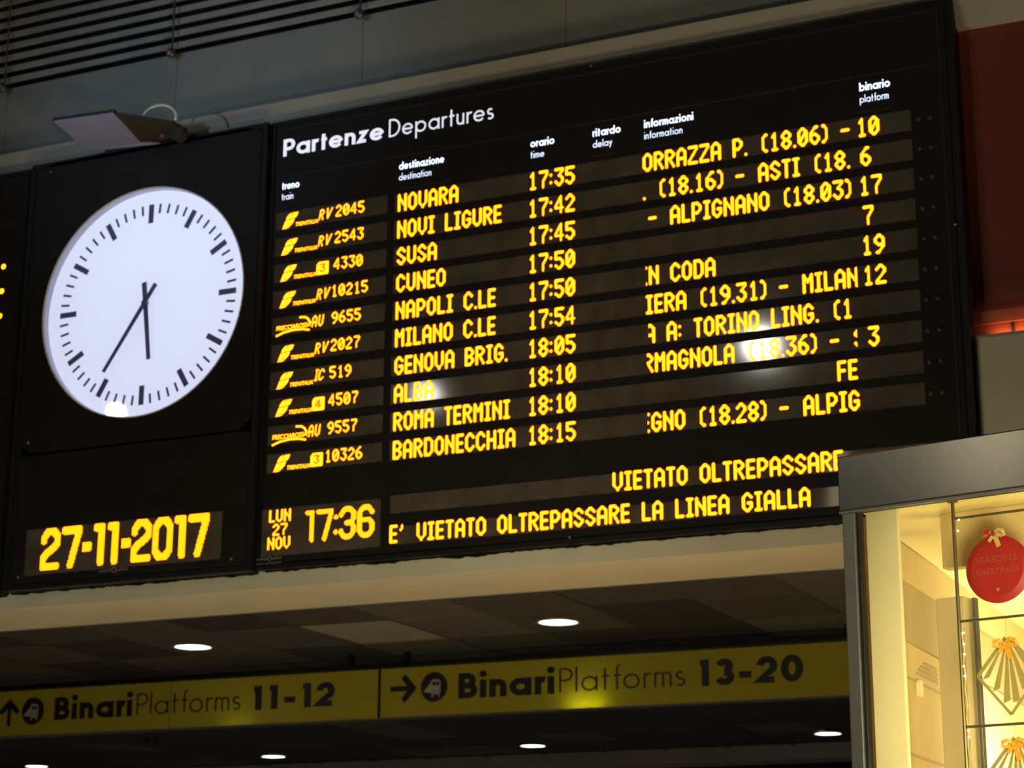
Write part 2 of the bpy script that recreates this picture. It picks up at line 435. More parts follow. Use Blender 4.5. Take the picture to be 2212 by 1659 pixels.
def font_mesh(text, size, x, z, y, shear=0., width=None, tf=None, align='LEFT'):
    """text drawn with Blender's built-in face, as flat faces in the XZ plane"""
    cu = bpy.data.curves.new('lettering', 'FONT'); cu.body = text; cu.size = size; cu.shear = shear; cu.align_x = align
    cu.resolution_u = 3
    t = bpy.data.objects.new('lettering', cu); COL.objects.link(t)
    bpy.context.view_layer.update()
    me = bpy.data.meshes.new_from_object(t.evaluated_get(bpy.context.evaluated_depsgraph_get()))
    bpy.data.objects.remove(t, do_unlink=True); bpy.data.curves.remove(cu)
    bm = bmesh.new(); bm.from_mesh(me); bpy.data.meshes.remove(me)
    xs = [v.co.x for v in bm.verts]
    sx = width / (max(xs) - min(xs)) if width else 1
    for v in bm.verts: v.co = Vector((x + v.co.x * sx, y, z + v.co.y))
    return bm
def merge(bm, other):
    me = bpy.data.meshes.new('tmp'); other.to_mesh(me); other.free(); bm.from_mesh(me); bpy.data.meshes.remove(me)

# ------------------------------------------------------------------ the setting
floor = struct('floor', bx(-12, 9, -14, 17, -.1, 0), M['floor'])
# upper wall of panels with the slatted grille above
SX = [-.974, .062, 1.107, 2.15, 3.19, 4.24, 5.3]
wall_upper = struct('wall_upper', bx(-3.2, 7.0, .10, .14, 5.512, 5.90), M['dark'])
b0 = -2.02
for x0, x1 in zip([-3.1, -2.01] + SX[:-1], [-2.01, SX[0]] + SX[1:]):
    obj('wall_panel', bx(x0 + .0012, x1 - .0012, .06, .10, 5.512, 5.905, bev=.001), M['wall'], wall_upper)
void = struct('wall_grille', bx(-3.2, 7.0, .34, .38, 5.5, 6.7), M['dark'])
pitch_s = .0640
for k in range(9):
    z0 = 5.905 + .034 + k * pitch_s
    obj('slat', bx(-3.1, 5.2, .058, .072, z0, z0 + .030, bev=.002), M['slat'], void)
ledge = bmesh.new()
prism(ledge, [(-3.2, .0, 5.512), (-3.2, .062, 5.295), (-3.2, .40, 5.295), (-3.2, .40, 5.512)], (10.2, 0, 0))
struct('trim_1', ledge, M['ledge'])
# wall behind and below the boards
lw = bmesh.new()
box(lw, -3.2, 7, .03, .30, 3.184, 3.28)
box(lw, 3.80, 7, .03, .30, 3.184, 3.955)
box(lw, -3.2, 3.80, .132, .30, 3.28, 5.295)
lower = struct('wall_back', lw, M['lower'])
seam = struct('trim_2', bx(3.80, 7, .024, .034, 3.948, 3.962, bev=.002), M['ledge'])
red = struct('wall_niche', bx(3.80, 7, .10, .14, 3.955, 5.295), M['red'])
struct('trim_3', bx(3.80, 7, .075, .080, 4.020, 4.072), M['redrail'])
for xx in (4.035, 4.6):
    obj('upright', bx(xx, xx + .012, .088, .10, 3.957, 4.06), M['frame'], red)
# beam over the passage
struct('trim_4', bx(-4.5, 7, .032, .53, 3.183, 3.24), M['soffit'])
bm = bx(-4.5, 7, .53, .56, 3.183, 3.46)
struct('trim_5', bm, M['soffit'])
struct('trim_6', bx(-4.5, 7, .56, .575, 3.180, 3.190), M['sign_trim'])

# ceiling of the passage: grid and single tiles
Zc = 3.45
ceil_ = struct('ceiling', bx(-12, 6.0, .56, 17, Zc + .03, Zc + .08), M['dark'])
g1 = bmesh.new(); TX, TY = .605, .74; X0, Y0 = 1.222, 2.51
tiles = []
for iy in range(-2, 11):
    for ix in range(-22, 8):
        x0 = X0 + ix * TX; y0 = Y0 + iy * TY
        if y0 + TY > 10.2 or x0 + TX > 5.95: continue
        ps = [project((x0 + a * TX, y0 + b * TY, Zc)) for a in (0, 1) for b in (0, 1)]
        if max(p[0] for p in ps) < -60 or min(p[0] for p in ps) > 2350 or min(p[1] for p in ps) > 1700: continue
        tiles.append((ix, iy, x0, y0))
tm = {}
for ix, iy, x0, y0 in tiles:
    r = random.random()
    if (ix, iy) == (-3, 0): mi = 4
    elif iy >= 2: mi = 0 if r < .75 else 1  # farther rows mostly dark: weaker light there put into the tile colour
    elif (ix, iy) in ((-2, -1), (2, -1), (2, 0), (-2, 0)): mi = 3
    else: mi = 0 if r < .3 else 1 if r < .65 else 2 if r < .9 else 3
    if mi not in tm:
        me_o = obj('ceiling_tile', bx(.006, TX - .006, .006, TY - .006, 0, .015, bev=.002), TILES[mi], ceil_)
        tm[mi] = me_o; o = me_o
    else:
        o = dup(tm[mi], ceil_)
    o.location = (x0, y0, Zc + random.uniform(-.003, .003))
    o.rotation_euler = (random.uniform(-.004, .004), random.uniform(-.004, .004), 0)
bars = bmesh.new()
for ix in range(-22, 8):
    x = X0 + ix * TX
    if x < 5.98: box(bars, x - .005, x + .005, .6, 10.2, Zc - .001, Zc + .004)
obj('grid_bar', bars, M['grid'], ceil_, label='thin metal bars between the tiles', kind='stuff')
struct('trim_7', bx(-12, 6.0, 10.18, 10.6, 3.335, 3.47), M['ledge'])
struct('trim_8', bx(-12, 6.0, 10.6, 10.64, 3.335, 3.6), M['dark'])
struct('wall_far', bx(-12, 6.0, 16.8, 17, 0, 3.5), M['dark'])

# ------------------------------------------------------------------ recessed downlights
def downlight(x, y, label, group):
    t = thing('downlight', label, 'ceiling light', (x, y, Zc), 0, group)
    obj('rim', disc(bmesh.new(), (0, 0, -.008), .132, 'Z', 40, .008, r0=.112), M['down_ring'], t, local=True)
    obj('lens', disc(bmesh.new(), (0, 0, -.004), .113, 'Z', 40, .003), M['down'], t, local=True)
    for k in (-1, 0, 1):
        obj('tube', bx(k * .055 - .016, k * .055 + .016, -.075, .075, -.0065, -.0045), M['down_tube'], t, local=True)
    light('downlight_light', 'SPOT', (x, y, Zc - .02), (x, y, 0), 60, (.92, .96, 1), .09, 120, .6)
    return t
for x, lab in ((-1.583, 'round recessed downlight on the left, above the sign reading 11-12'), (.869, 'round recessed downlight above the sign reading 13-20, the largest in view')):
    downlight(x, 2.91, lab, 'downlights in front of the yellow signs')
for x, lab in ((-7.60, 'small downlight beyond the signs, at the bottom left corner'), (-4.839, 'small downlight beyond the signs, below the number 11-12'),
               (-2.137, 'small downlight beyond the signs, below the word Platforms of the 13-20 sign'), (.59, 'small downlight beyond the signs, beside the steel column of the shop')):
    downlight(x, 9.25, lab, 'downlights beyond the yellow signs')
dt = thing('smoke_detector', 'small dark dome hanging from the ceiling under the left yellow sign', 'smoke detector', (-4.94, 7.38, Zc))
obj('base', disc(bmesh.new(), (0, 0, -.02), .07, 'Z', 24, .02), M['sign_case'], dt, local=True)
obj('dome', ball(bmesh.new(), (0, 0, -.022), .055, 16, 10, (1, 1, .7)), M['lampbody'], dt, local=True, smooth=True)

# ------------------------------------------------------------------ yellow platform signs (measured on a plane, at Y = 3.6)
SY = 3.6
def sx_(x): return 5.489 + (x - 5.489) * 1.056
def sz_(z): return 1.602 + (z - 1.602) * 1.056
ZT, ZB = sz_(3.256), sz_(2.965)
def circle_pts(cx, cz, r, n=40): return [(cx + r * math.cos(2 * math.pi * i / n), cz + r * math.sin(2 * math.pi * i / n)) for i in range(n)]
def flat(bm, pts, y): bm.faces.new([bm.verts.new((p[0], y, p[1])) for p in pts]); return bm
def pictogram(cx, cz, r, root):
    c = obj('pictogram', flat(bmesh.new(), circle_pts(cx, cz, r), SY - .002), M['sign_ink'], root)
    tr_ = bmesh.new(); s = r / .09
    P = lambda L: [(cx + a * s * .09, cz + b * s * .09) for a, b in L]
    flat(tr_, P([(-.28, .10), (-.22, .42), (.0, .52), (.32, .50), (.48, .34), (.48, -.42), (.28, -.50), (-.12, -.50), (-.30, -.36)]), SY - .003)
    flat(tr_, P([(-.82, -.30), (-.28, .25), (-.22, -.10), (-.30, -.40)]), SY - .0031)
    flat(tr_, P([(-.14, -.50), (-.04, -.50), (-.12, -.72), (-.20, -.68)]), SY - .003)
    flat(tr_, P([(.28, -.50), (.38, -.48), (.44, -.66), (.34, -.70)]), SY - .003)
    obj('train_shape', tr_, M['sign_white'], c)
    w_ = bmesh.new()
    flat(w_, P([(-.14, .10), (-.12, .34), (.13, .34), (.13, .10)]), SY - .004)
    flat(w_, P([(.17, .10), (.17, .34), (.38, .34), (.40, .10)]), SY - .004)
    flat(w_, [(cx + a, cz + b) for a, b in circle_pts(-.02 * r, -.28 * r, .055 * r, 10)], SY - .004)
    flat(w_, [(cx + a, cz + b) for a, b in circle_pts(.34 * r, -.28 * r, .055 * r, 10)], SY - .004)
    obj('train_windows', w_, M['sign_ink'], c)
def sign(x0, x1, seam_x, label, hotx, power, brackets):
    root = thing('platform_sign', label, 'sign', ((x0 + x1) / 2, SY, ZB), 0, 'yellow platform signs')
    h = bmesh.new()
    box(h, x0, x1, SY + .10, SY + .11, ZB, ZT)
    box(h, x0, x1, SY, SY + .10, ZT - .004, ZT + .022)
    box(h, x0, x0 + .006, SY, SY + .10, ZB, ZT); box(h, x1 - .006, x1, SY, SY + .10, ZB, ZT)
    obj('case', h, M['sign_case'], root)
    obj('bottom_trim', bx(x0, x1, SY - .004, SY + .10, ZB - .006, ZB), M['sign_trim'], root)
    es = [x0 + .004] + ([seam_x] if seam_x else []) + [x1 - .004]
    for a, b in zip(es[:-1], es[1:]):
        obj('face_sheet', bx(a + .0022, b - .0022, SY, SY + .002, ZB, ZT - .004), M['yellow'], root)
    obj('top_rail', bx(x0, x1, SY - .012, SY + .02, ZT + .004, ZT + .030, bev=.003), M['frame'], root)
    for xb in brackets:
        obj('bracket', bx(xb, xb + .03, SY + .02, SY + .05, ZT + .02, Zc + .002), M['frame'], root)
    lb = obj('glow_aid', tube(bmesh.new(), [(hotx - .11, SY + .07, ZB + .020), (hotx + .11, SY + .07, ZB + .020)], .012), M['hot%d' % power], root)  # added tube, stands in for a ceiling lamp glowing through the sheet
    return root
M['hot1'] = mat('sign_glow_aid_dim', (1, 1, .9), .4, emit=(1, .98, .75), estr=6.0)
M['hot2'] = mat('sign_glow_aid', (1, 1, .9), .4, emit=(1, .98, .75), estr=45)
xs_ = sx_(-.322)
sA = sign(sx_(-3.6), xs_ - .004, sx_(-1.791), 'yellow platform sign reading Binari Platforms 11-12 with an upward arrow', sx_(-1.30), 1, (sx_(-3.2), sx_(-.55)))
sB = sign(xs_ + .004, sx_(3.35), None, 'yellow platform sign reading Binari Platforms 13-20 with an arrow to the right', sx_(1.0), 2, (sx_(-.17), sx_(2.5)))
def arrow(cx, cz, L, ang, root):
    a = R(ang); ca, sa = math.cos(a), math.sin(a)
    def T(L_): return [(cx + u * ca - v * sa, cz + u * sa + v * ca) for u, v in L_]
    t = .17 * L; bm = bmesh.new()
    flat(bm, T([(-.5 * L, -t / 2), (.30 * L, -t / 2), (.30 * L, t / 2), (-.5 * L, t / 2)]), SY - .002)
    flat(bm, T([(.5 * L, 0), (.06 * L, .48 * L), (-.08 * L, .34 * L), (.20 * L, 0)]), SY - .0021)
    flat(bm, T([(.5 * L, 0), (.20 * L, 0), (-.08 * L, -.34 * L), (.06 * L, -.48 * L)]), SY - .0022)
    obj('arrow', bm, M['sign_ink'], root)
k = 1.056
arrow(sx_(-.16), sz_(3.130), .176 * k, 0, sB); pictogram(sx_(.041), sz_(3.130), .087 * k, sB)
arrow(sx_(-3.02), sz_(3.115), .176 * k, 90, sA); pictogram(sx_(-2.834), sz_(3.118), .087 * k, sA)
def sign_word(text, x0, x1, z, cap, w, bold, root, lab):
    obj('lettering', sans_text_bm(text, sx_(x0), sz_(z), cap * k, w, bold, sx_(x1) - sx_(x0)), M['sign_ink'], root, label=lab)
def sans_text_bm(text, x, z, cap, w, bold, width):
    bm = bmesh.new(); sans_text(bm, text, x, z, SY - .002, cap, w, bold, width); return bm
sign_word('Binari', .190, .815, 3.054, .146, .235, True, sB, 'bold black word Binari')
sign_word('Platforms', .825, 1.600, 3.060, .136, .074, False, sB, 'thin black word Platforms')
sign_word('13-20', 1.655, 2.275, 3.052, .146, .245, True, sB, 'bold black numbers 13-20')
sign_word('Binari', -2.675, -2.062, 3.052, .146, .235, True, sA, 'bold black word Binari')
sign_word('Platforms', -2.050, -1.275, 3.056, .136, .074, False, sA, 'thin black word Platforms')
sign_word('11-12', -1.215, -.610, 3.050, .146, .245, True, sA, 'bold black numbers 11-12')

# ------------------------------------------------------------------ departures board
dep = thing('departures_board', 'large black departures board with rows of amber LED text, right of the clock', 'departures board', (2.28, 0, 3.26), 0)
BX0, BX1, BZ0, BZ1 = .668, 3.895, 3.262, 5.405
obj('housing', bx(BX0, BX1, .006, .13, BZ0, BZ1), M['frame'], dep)
obj('face_panel', bx(BX0 + .02, BX1 - .035, .0, .006, BZ0 + .03, BZ1 - .008), M['board'], dep)
def ring(x0, x1, z0, z1, w, ya, yb):
    bm = bmesh.new()
    box(bm, x0, x1, ya, yb, z0, z0 + w); box(bm, x0, x1, ya, yb, z1 - w, z1)
    box(bm, x0, x0 + w, ya, yb, z0 + w, z1 - w); box(bm, x1 - w, x1, ya, yb, z0 + w, z1 - w)
    return bm
obj('outer_frame', ring(BX0, BX1, BZ0, BZ1, .020, -.008, .006), M['frame'], dep)
for zz in (5.364, 5.127):
    obj('rule', bx(.735, 3.815, -.002, .0, zz - .0012, zz + .0012), M['edge'], dep)
obj('side_seam', bx(3.83, 3.832, -.0015, 0, 3.30, 5.36), M['edge'], dep)
for x0, x1 in ((1.35, 1.62), (2.54, 2.80), (3.48, 3.63), (2.28, 2.42)):
    obj('label_rule', bx(x0, x1, -.0015, 0, 4.966, 4.968), M['edge'], dep)
# header words
def word(bm_fn, m, root, label, name='lettering'): return obj(name, bm_fn, m, root, label=label)
def dep_word(text, x, z, cap, w, bold, width, m, lab):
    bm = bmesh.new(); sans_text(bm, text, x, z, -.003, cap, w, bold, width); obj('lettering', bm, m, dep, label=lab)
dep_word('Partenze', .726, 5.226, .086, .185, True, .545, M['white_print'], 'bold white heading Partenze')
dep_word('Departures', 1.286, 5.229, .088, .098, False, .540, M['white_print'], 'thin white heading Departures')
for it, en, x, w1, w2 in (('treno', 'train', .730, .096, .066), ('destinazione', 'destination', 1.348, .232, .168), ('orario', 'time', 2.004, .118, .070),
                          ('ritardo', 'delay', 2.302, .134, .092), ('informazioni', 'information', 2.542, .228, .178), ('binario', 'platform', 3.494, .132, .124)):
    dep_word(it, x, 5.060, .036, .165, True, w1, M['white_label'], 'small bold white column title ' + it)
    dep_word(en, x, 5.008, .033, .085, False, w2, M['white_label'], 'small white column title ' + en)

rows = [('R', '2045', 'RV', 'NOVARA', '17:35', '10'), ('R', '2543', 'RV', 'NOVI LIGURE', '17:42', '6'), ('R', '4330', '3', 'SUSA', '17:45', '17'),
        ('R', '10215', 'RV', 'CUNEO', '17:50', '7'), ('F', '9655', 'AV', 'NAPOLI C.LE', '17:50', '19'), ('R', '2027', 'RV', 'MILANO C.LE', '17:54', '12'),
        ('R', '519', 'IC', 'GENOVA BRIG.', '18:05', ''), ('R', '4507', '4', 'ALBA', '18:10', '3'), ('F', '9557', 'AV', 'ROMA TERMINI', '18:10', ''),
        ('R', '10326', '3', 'BARDONECCHIA', '18:15', '')]
# information texts: (text, x of the first letter)
DX, DZ = .00645, .0071
INFO = [('ORRAZZA P. (18.06) -', 2.5345), ('. (18.16) - ASTI (18.', 2.534), ('- ALPIGNANO (18.03)', 2.553), None, ('IN CODA', 2.517),
        ('IERA (19.31) - MILAN', 2.5405), ('A A: TORINO LING. (1', 2.535), ('RMAGNOLA (18.36) - S', 2.526), ('FE', 3.355), ('EGNO (18.28) - ALPIG', 2.513)]
CL = (2.540, 3.456)
def logo_rail(bm, x, z, k, y):
    """slanted rail emblem, three shapes with thin gaps, followed by small lettering"""
    S = lambda L: [(x + (a + .32 * b) * k, z + b * k) for a, b in L]
    cur = [(.20, .58), (.22, .78), (.34, .93), (.55, 1.0), (.86, 1.0), (.84, .62)]
    flat(bm, S([(.16, .56), (.16, .74), (.26, .92), (.44, 1.0), (.46, 1.0), (.50, .62)]), y)
    flat(bm, S([(.52, .62), (.54, 1.0), (.92, 1.0), (.90, .80), (.84, .66)]), y)
    flat(bm, S([(.14, .50), (.46, .56), (.38, .10), (.10, .06)]), y)
    flat(bm, S([(.50, .56), (.78, .60), (.76, .34), (.62, .16), (.42, .10)]), y)
    flat(bm, S([(.08, .0), (.10, .045), (.40, .07), (.62, .13), (.50, .03), (.36, 0)]), y)
CLIPS = {0: (2.531, 3.456), 1: (2.531, 3.456), 6: (2.5495, 3.456), 7: (2.540, 3.4425)}
for i, (lg, num, cls, dst, tim, plt) in enumerate(rows):
    zb = 4.857 - .1282 * i
    zt = 4.8815 - .1287 * i
    nm = dst.title().replace('C.Le', 'C.le')
    w1 = obj('display_window', bx(.706, 1.292, -.0015, 0, zt - .020, zt + .066), M['glass_win'], dep)
    w2 = obj('display_window', bx(1.330, 3.703, -.0015, 0, zb - .003, zb + .087), M['glass_win'], dep)
    bm = bmesh.new(); ex = bmesh.new(); em = bmesh.new()
    ly = -.0030
    if lg == 'R':
        logo_rail(em, .734, zt - .018, .074, ly)
        t_ = font_mesh('TRENITALIA', .026, .809, zt - .013, ly, shear=.25, width=.118)
        merge(ex, t_)
    else:
        t_ = font_mesh('FRECCIAROSSA', .030, .727, zt + .004, ly, shear=.15, width=.180); merge(ex, t_)
        pl = [(.728, zt - .022), (.770, zt - .008), (.82, zt - .002), (.87, zt - .004), (.895, zt - .010), (.905, zt - .012)]
        ribbon(em, pl, .0045, lambda u, v: (u, ly, v))
        ribbon(em, [(.850, zt + .054), (.880, zt + .052), (.895, zt + .042), (.912, zt + .018)], .0045, lambda u, v: (u, ly - .0001, v))
    x_ = .936
    if cls in ('3', '4'):
        x0, x1, z0, z1 = .932, .995, zt - .012, zt + .050
        cc = [p for p in circle_pts(0, 0, .009, 24)]
        outl = [(x0 + .006, z0), (x1 - .004, z0), (x1, z0 + .006), (x1, z1 - .003), (x1 - .004, z1), (x0 + .012, z1), (x0, z1 - .012), (x0, z0 + .006)]
        flat(bm, outl, ly)
    elif cls == 'RV':
        led_text(bm, 'R', x_ - .002, zt - .004, ly, .0037, .0044, hw=.84, slant=.18); obj('letter', bm, M['amber'], w1, label='amber letter of the train category'); bm = bmesh.new(); led_text(bm, 'v', x_ + .029, zt - .004, ly, .0046, .0046, hw=.84, slant=.25)
    elif cls == 'AV':
        led_text(bm, 'A', .915, zt - .002, ly, .0037, .0046, hw=.8, slant=.10); obj('letter', bm, M['amber'], w1, label='amber letter of the train category'); bm = bmesh.new(); led_text(bm, 'U', .947, zt - .002, ly, .0038, .0046, hw=.8, slant=.12)
    else:
        led_text(bm, 'I', x_, zt - .002, ly, .0034, .0046, hw=.84, slant=.18); obj('letter', bm, M['amber'], w1, label='amber letter of the train category'); bm = bmesh.new(); led_text(bm, 'C', x_ + .018, zt - .002, ly, .0042, .0046, hw=.84, slant=.22)
    obj('letter' if cls[0] in 'RAI' else 'badge', bm, M['amber'], w1, label='amber letter of the train category' if cls[0] in 'RAI' else 'amber square badge')
    obj('emblem', em, M['amber'], w1, label='amber %s emblem' % ('slanted rail' if lg == 'R' else 'curved arrow'))
    obj('lettering', ex, M['amber_soft'], w1, label='small amber train operator word')
    if cls in ('3', '4'):
        bm = bmesh.new(); led_text(bm, cls, .947, zt - .001, ly - .001, .0046, .0034, hw=1.0)
        obj('numeral', bm, M['board'], w1, label='dark class number %s on an amber square' % cls)
    bm = bmesh.new(); led_text(bm, num, 1.023 - .0012 * i - (.008 if num[0] == '1' else 0), zt, ly, .0049, .0049, hw=.75)
    obj('lettering', bm, M['amber'], w1, label='amber train number ' + num)
    bm = bmesh.new(); led_text(bm, dst, 1.347, zb, ly, .0065 if len(dst) < 12 else .00642, DZ); obj('lettering', bm, M['amber'], w2, label='amber destination ' + nm)
    bm = bmesh.new(); led_text(bm, tim, 2.006 - .0116, zb, ly, DX, DZ); obj('lettering', bm, M['amber'], w2, label='amber departure time ' + tim)
    if INFO[i]:
        tx, xx = INFO[i]
        bm = bmesh.new(); led_text(bm, tx, xx, zb, ly, DX, DZ, clip=CLIPS.get(i, CL)); obj('lettering', bm, M['amber'], w2, label='amber scrolling information text')
    if plt:
        x_ = 3.487 - (.0116 if plt[0] == '1' else 0)
        for c in plt:
            bm = bmesh.new(); x_ = led_text(bm, c, x_, zb, ly, DX, DZ); obj('digit', bm, M['amber'], w2, label='amber digit of platform number ' + plt)
    for xx in (3.735, 3.780):
        o = obj('indicator_lamp', ball(bmesh.new(), (xx - .001 * i, 0, zb + .043), .012, 12, 8, (1, .35, 1)), M['indicator'], dep, smooth=True)
# message lines and the time readout
w = obj('display_window', bx(1.338, 3.703, -.0015, 0, 3.464, 3.544), M['glass_win'], dep)
bm = bmesh.new(); led_text(bm, 'VIETATO OLTREPASSARE', 2.382, 3.468, -.003, .0066, DZ * .96); obj('lettering', bm, M['amber'], w, label='amber warning text, upper line')
w = obj('display_window', bx(1.338, 3.703, -.0015, 0, 3.326, 3.404), M['glass_win'], dep)
bm = bmesh.new(); xe = led_text(bm, "E' VIETATO OLTREPASSARE LA LINEA GIALLA", 1.339, 3.332, -.003, .00662, DZ * .95); obj('lettering', bm, M['amber'], w, label='amber warning text, lower line')
w = obj('display_window', bx(.690, 1.292, -.0015, 0, 3.322, 3.536), M['glass_win'], dep)
bm = bmesh.new()
led_text(bm, 'LUN', .728, 3.474, -.003, .0051, .0048); led_text(bm, '27', .748, 3.4125, -.003, .0051, .0046); led_text(bm, 'NOV', .724, 3.350, -.003, .0051, .0048)
obj('lettering', bm, M['amber'], w, label='small amber day and month')
LED['b1'] = (5, ([(1, 10.9), (2.9, 10.9), (2.9, 1)],)); LED['b7'] = (7, ([(1, 10.9), (6.2, 10.9), (6.2, 10.2), (3.6, 1)],))
LED['b2'] = (7, ([(1, 8.6), (1, 9.3), (2.5, 11), (4.5, 11), (6, 9.5), (6, 7.6), (5, 6.4), (2.2, 4.8), (1, 3.4), (1, 1), (6, 1)],))
LED['b0'] = (7, ([(1, 2.7), (1, 9.3), (2.5, 11), (4.5, 11), (6, 9.3), (6, 2.7), (4.5, 1), (2.5, 1), (1, 2.7)],))
LED['b3'] = (7, ([(1, 9), (1, 9.4), (2.5, 11), (4.5, 11), (6, 9.6), (6, 7.4), (5, 6), (3.2, 6)], [(5, 6), (6, 4.6), (6, 2.6), (4.5, 1), (2.5, 1), (1, 2.6), (1, 3.2)]))
LED['b6'] = (7, ([(6, 9.2), (4.5, 11), (2.5, 11), (1, 9.4), (1, 2.6), (2.5, 1), (4.5, 1), (6, 2.6), (6, 5.2), (4.8, 6.5), (1, 6.5)],))
LED['b-'] = (3, ([(.5, 5.4), (2.3, 5.4)], [(.5, 6.0), (2.3, 6.0)])); LED['b:'] = (2, ([(1, 3), (1, 3)], [(1, 8.4), (1, 8.4)]))
def big_text(bm, seq, x, z, dx, dz, hw, slant=0., k=3, fill=.95):
    for c, gap in seq:
        led_text(bm, [c], x, z, -.003, dx, dz, k=k, hw=hw, slant=slant, fill=fill)
        x += (LED[c][0] + gap) * dx
    return x
bm = bmesh.new()
big_text(bm, [('b1', -.55), ('b7', .2), ('b:', 0.1), ('b3', .4), ('b6', 0)], .914, 3.3675, .01245, .01240, .88, slant=.0)
obj('lettering', bm, M['amber_big'], w, label='large amber clock reading 17:36')
bm = bmesh.new(); sans_text(bm, 'solari', .672, 3.305, -.009, .016, .12, False, .060); sans_text(bm, 'udine', .752, 3.305, -.009, .016, .12, False, .052)
ribbon(bm, arc(.742, 3.311, .009, .009, 0, 360, 16), .0015, lambda u, v: (u, -.009, v))
sans_text(bm, 'www.solari.it', .672, 3.286, -.009, .010, .12, False, .13)
obj('maker_mark', bm, M['grey_print'], dep, label='small grey maker name at the lower left corner')
for xx, zz in ((2.19, 3.290), (3.848, 3.288), (3.86, 4.42), (2.30, 5.395)):
    obj('screw', disc(bmesh.new(), (xx, -.010, zz), .005, 'Y', 10, .003), M['screw'], dep)

# ------------------------------------------------------------------ clock cabinet
clk = thing('clock_cabinet', 'black cabinet left of the departures board with a lit round clock and the amber date', 'clock', (-.03, 0, 3.26), 0)
CX0, CX1, CZ0, CZ1 = -.700, .664, 3.257, 5.400
DR, DCX, DCZ = .566, -.004, 4.602
# face with a round hole for the dial
def holed(x0, x1, z0, z1, ya, yb, cx, cz, r, seg=72):
    bm = bmesh.new(); an = [2 * math.pi * i / seg + math.pi / 4 for i in range(seg)]
    def rim(a):
        c, s = math.cos(a), math.sin(a)
        tx = ((x1 - cx) if c > 0 else (x0 - cx)) / c if abs(c) > 1e-9 else 1e9
        tz = ((z1 - cz) if s > 0 else (z0 - cz)) / s if abs(s) > 1e-9 else 1e9
        t = min(tx, tz); return (cx + c * t, cz + s * t)
    for y in (ya, yb):
        I = [bm.verts.new((cx + r * math.cos(a), y, cz + r * math.sin(a))) for a in an]
        O_ = [bm.verts.new((rim(a)[0], y, rim(a)[1])) for a in an]
        for i in range(seg):
            j = (i + 1) % seg; bm.faces.new((I[i], I[j], O_[j], O_[i]))
    return bm
obj('housing', bx(CX0, CX1, .03, .13, CZ0, CZ1), M['frame'], clk)
obj('upper_door', holed(CX0 + .05, CX1 - .03, 3.912, CZ1 - .01, -.040, -.030, DCX, DCZ, DR), M['board'], clk)
obj('lower_door', bx(CX0 + .05, CX1 - .03, -.040, .03, CZ0 + .03, 3.902, bev=.002), M['board'], clk)
obj('frame', ring(CX0, CX1, CZ0, CZ1, .026, -.040, .03), M['frame'], clk)
obj('side_post', bx(CX0 + .022, CX0 + .05, -.036, .03, CZ0 + .026, CZ1 - .026), M['frame'], clk)
obj('dial_collar', disc(bmesh.new(), (DCX, -.041, DCZ), DR + .006, 'Y', 72, .043, r0=DR), M['dial_rim'], clk)
dial = obj('dial', disc(bmesh.new(), (DCX, .002, DCZ), DR + .002, 'Y', 72, .02), M['dial'], clk)
obj('dial_glass', disc(bmesh.new(), (DCX, -.034, DCZ), DR, 'Y', 72, .003), M['glass'], clk, label='clear cover glass of the dial')
def hand_bm(w0, w1, a, b, y):
    return prism(bmesh.new(), [(-w0, y, -a), (w0, y, -a), (w1, y, b), (-w1, y, b)], (0, .004, 0))
def put(o, ang):
    o.location = (Vector((0, 0, 4.6)) - clk.location); o.rotation_euler = (0, R(ang), 0)
hm = obj('hour_mark', bx(-.0135, .0135, -.001, .002, .406, .500), M['clock_dark_glare'], dial, local=True)
mm_ = obj('minute_mark', bx(-.0052, .0052, -.001, .002, .452, .500), M['clock_dark_glare'], dial, local=True)
put(hm, 0); put(mm_, 6)
for i in range(1, 12): put(dup(hm, dial), 30 * i)
for i in range(2, 60):
    if i % 5: put(dup(mm_, dial), 6 * i)
put(obj('hour_hand', hand_bm(.013, .010, .105, .285, -.010), M['clock_dark_glare'], dial, local=True), 173.0)
put(obj('minute_hand', hand_bm(.011, .009, .105, .385, -.017), M['clock_dark_glare'], dial, local=True), 214.0)
hb = obj('hand_hub', disc(bmesh.new(), (0, -.022, 0), .014, 'Y', 20, .022), M['clock_dark_glare'], dial, local=True); put(hb, 0)
w = obj('display_window', bx(-.577, .505, -.0415, -.040, 3.322, 3.540), M['glass_win'], clk)
bm = bmesh.new()
big_text(bm, [('b2', .55), ('b7', .75), ('b-', .9), ('b1', -.0), ('b1', .2), ('b-', .55), ('b2', .5), ('b0', .5), ('b1', -.25), ('b7', 0)], -.487, 3.339, .01545, .0166, 1.14)
for v in bm.verts: v.co.y = -.0445
obj('lettering', bm, M['amber_big'], w, label='large amber date 27-11-2017')
bm = bmesh.new(); sans_text(bm, 'solari', -.150, 3.306, -.042, .018, .12, False, .072); sans_text(bm, 'udine', -.055, 3.306, -.042, .018, .12, False, .066)
ribbon(bm, arc(-.068, 3.313, .011, .011, 0, 360, 16), .002, lambda u, v: (u, -.042, v))
obj('maker_mark', bm, M['grey_print'], clk, label='small grey maker name under the date')
for xx, zz in ((-.585, 5.347), (-.605, 3.967), (-.61, 3.318), (.562, 3.317)):
    obj('screw', disc(bmesh.new(), (xx, -.044, zz), .006, 'Y', 10, .004), M['screw'], clk)

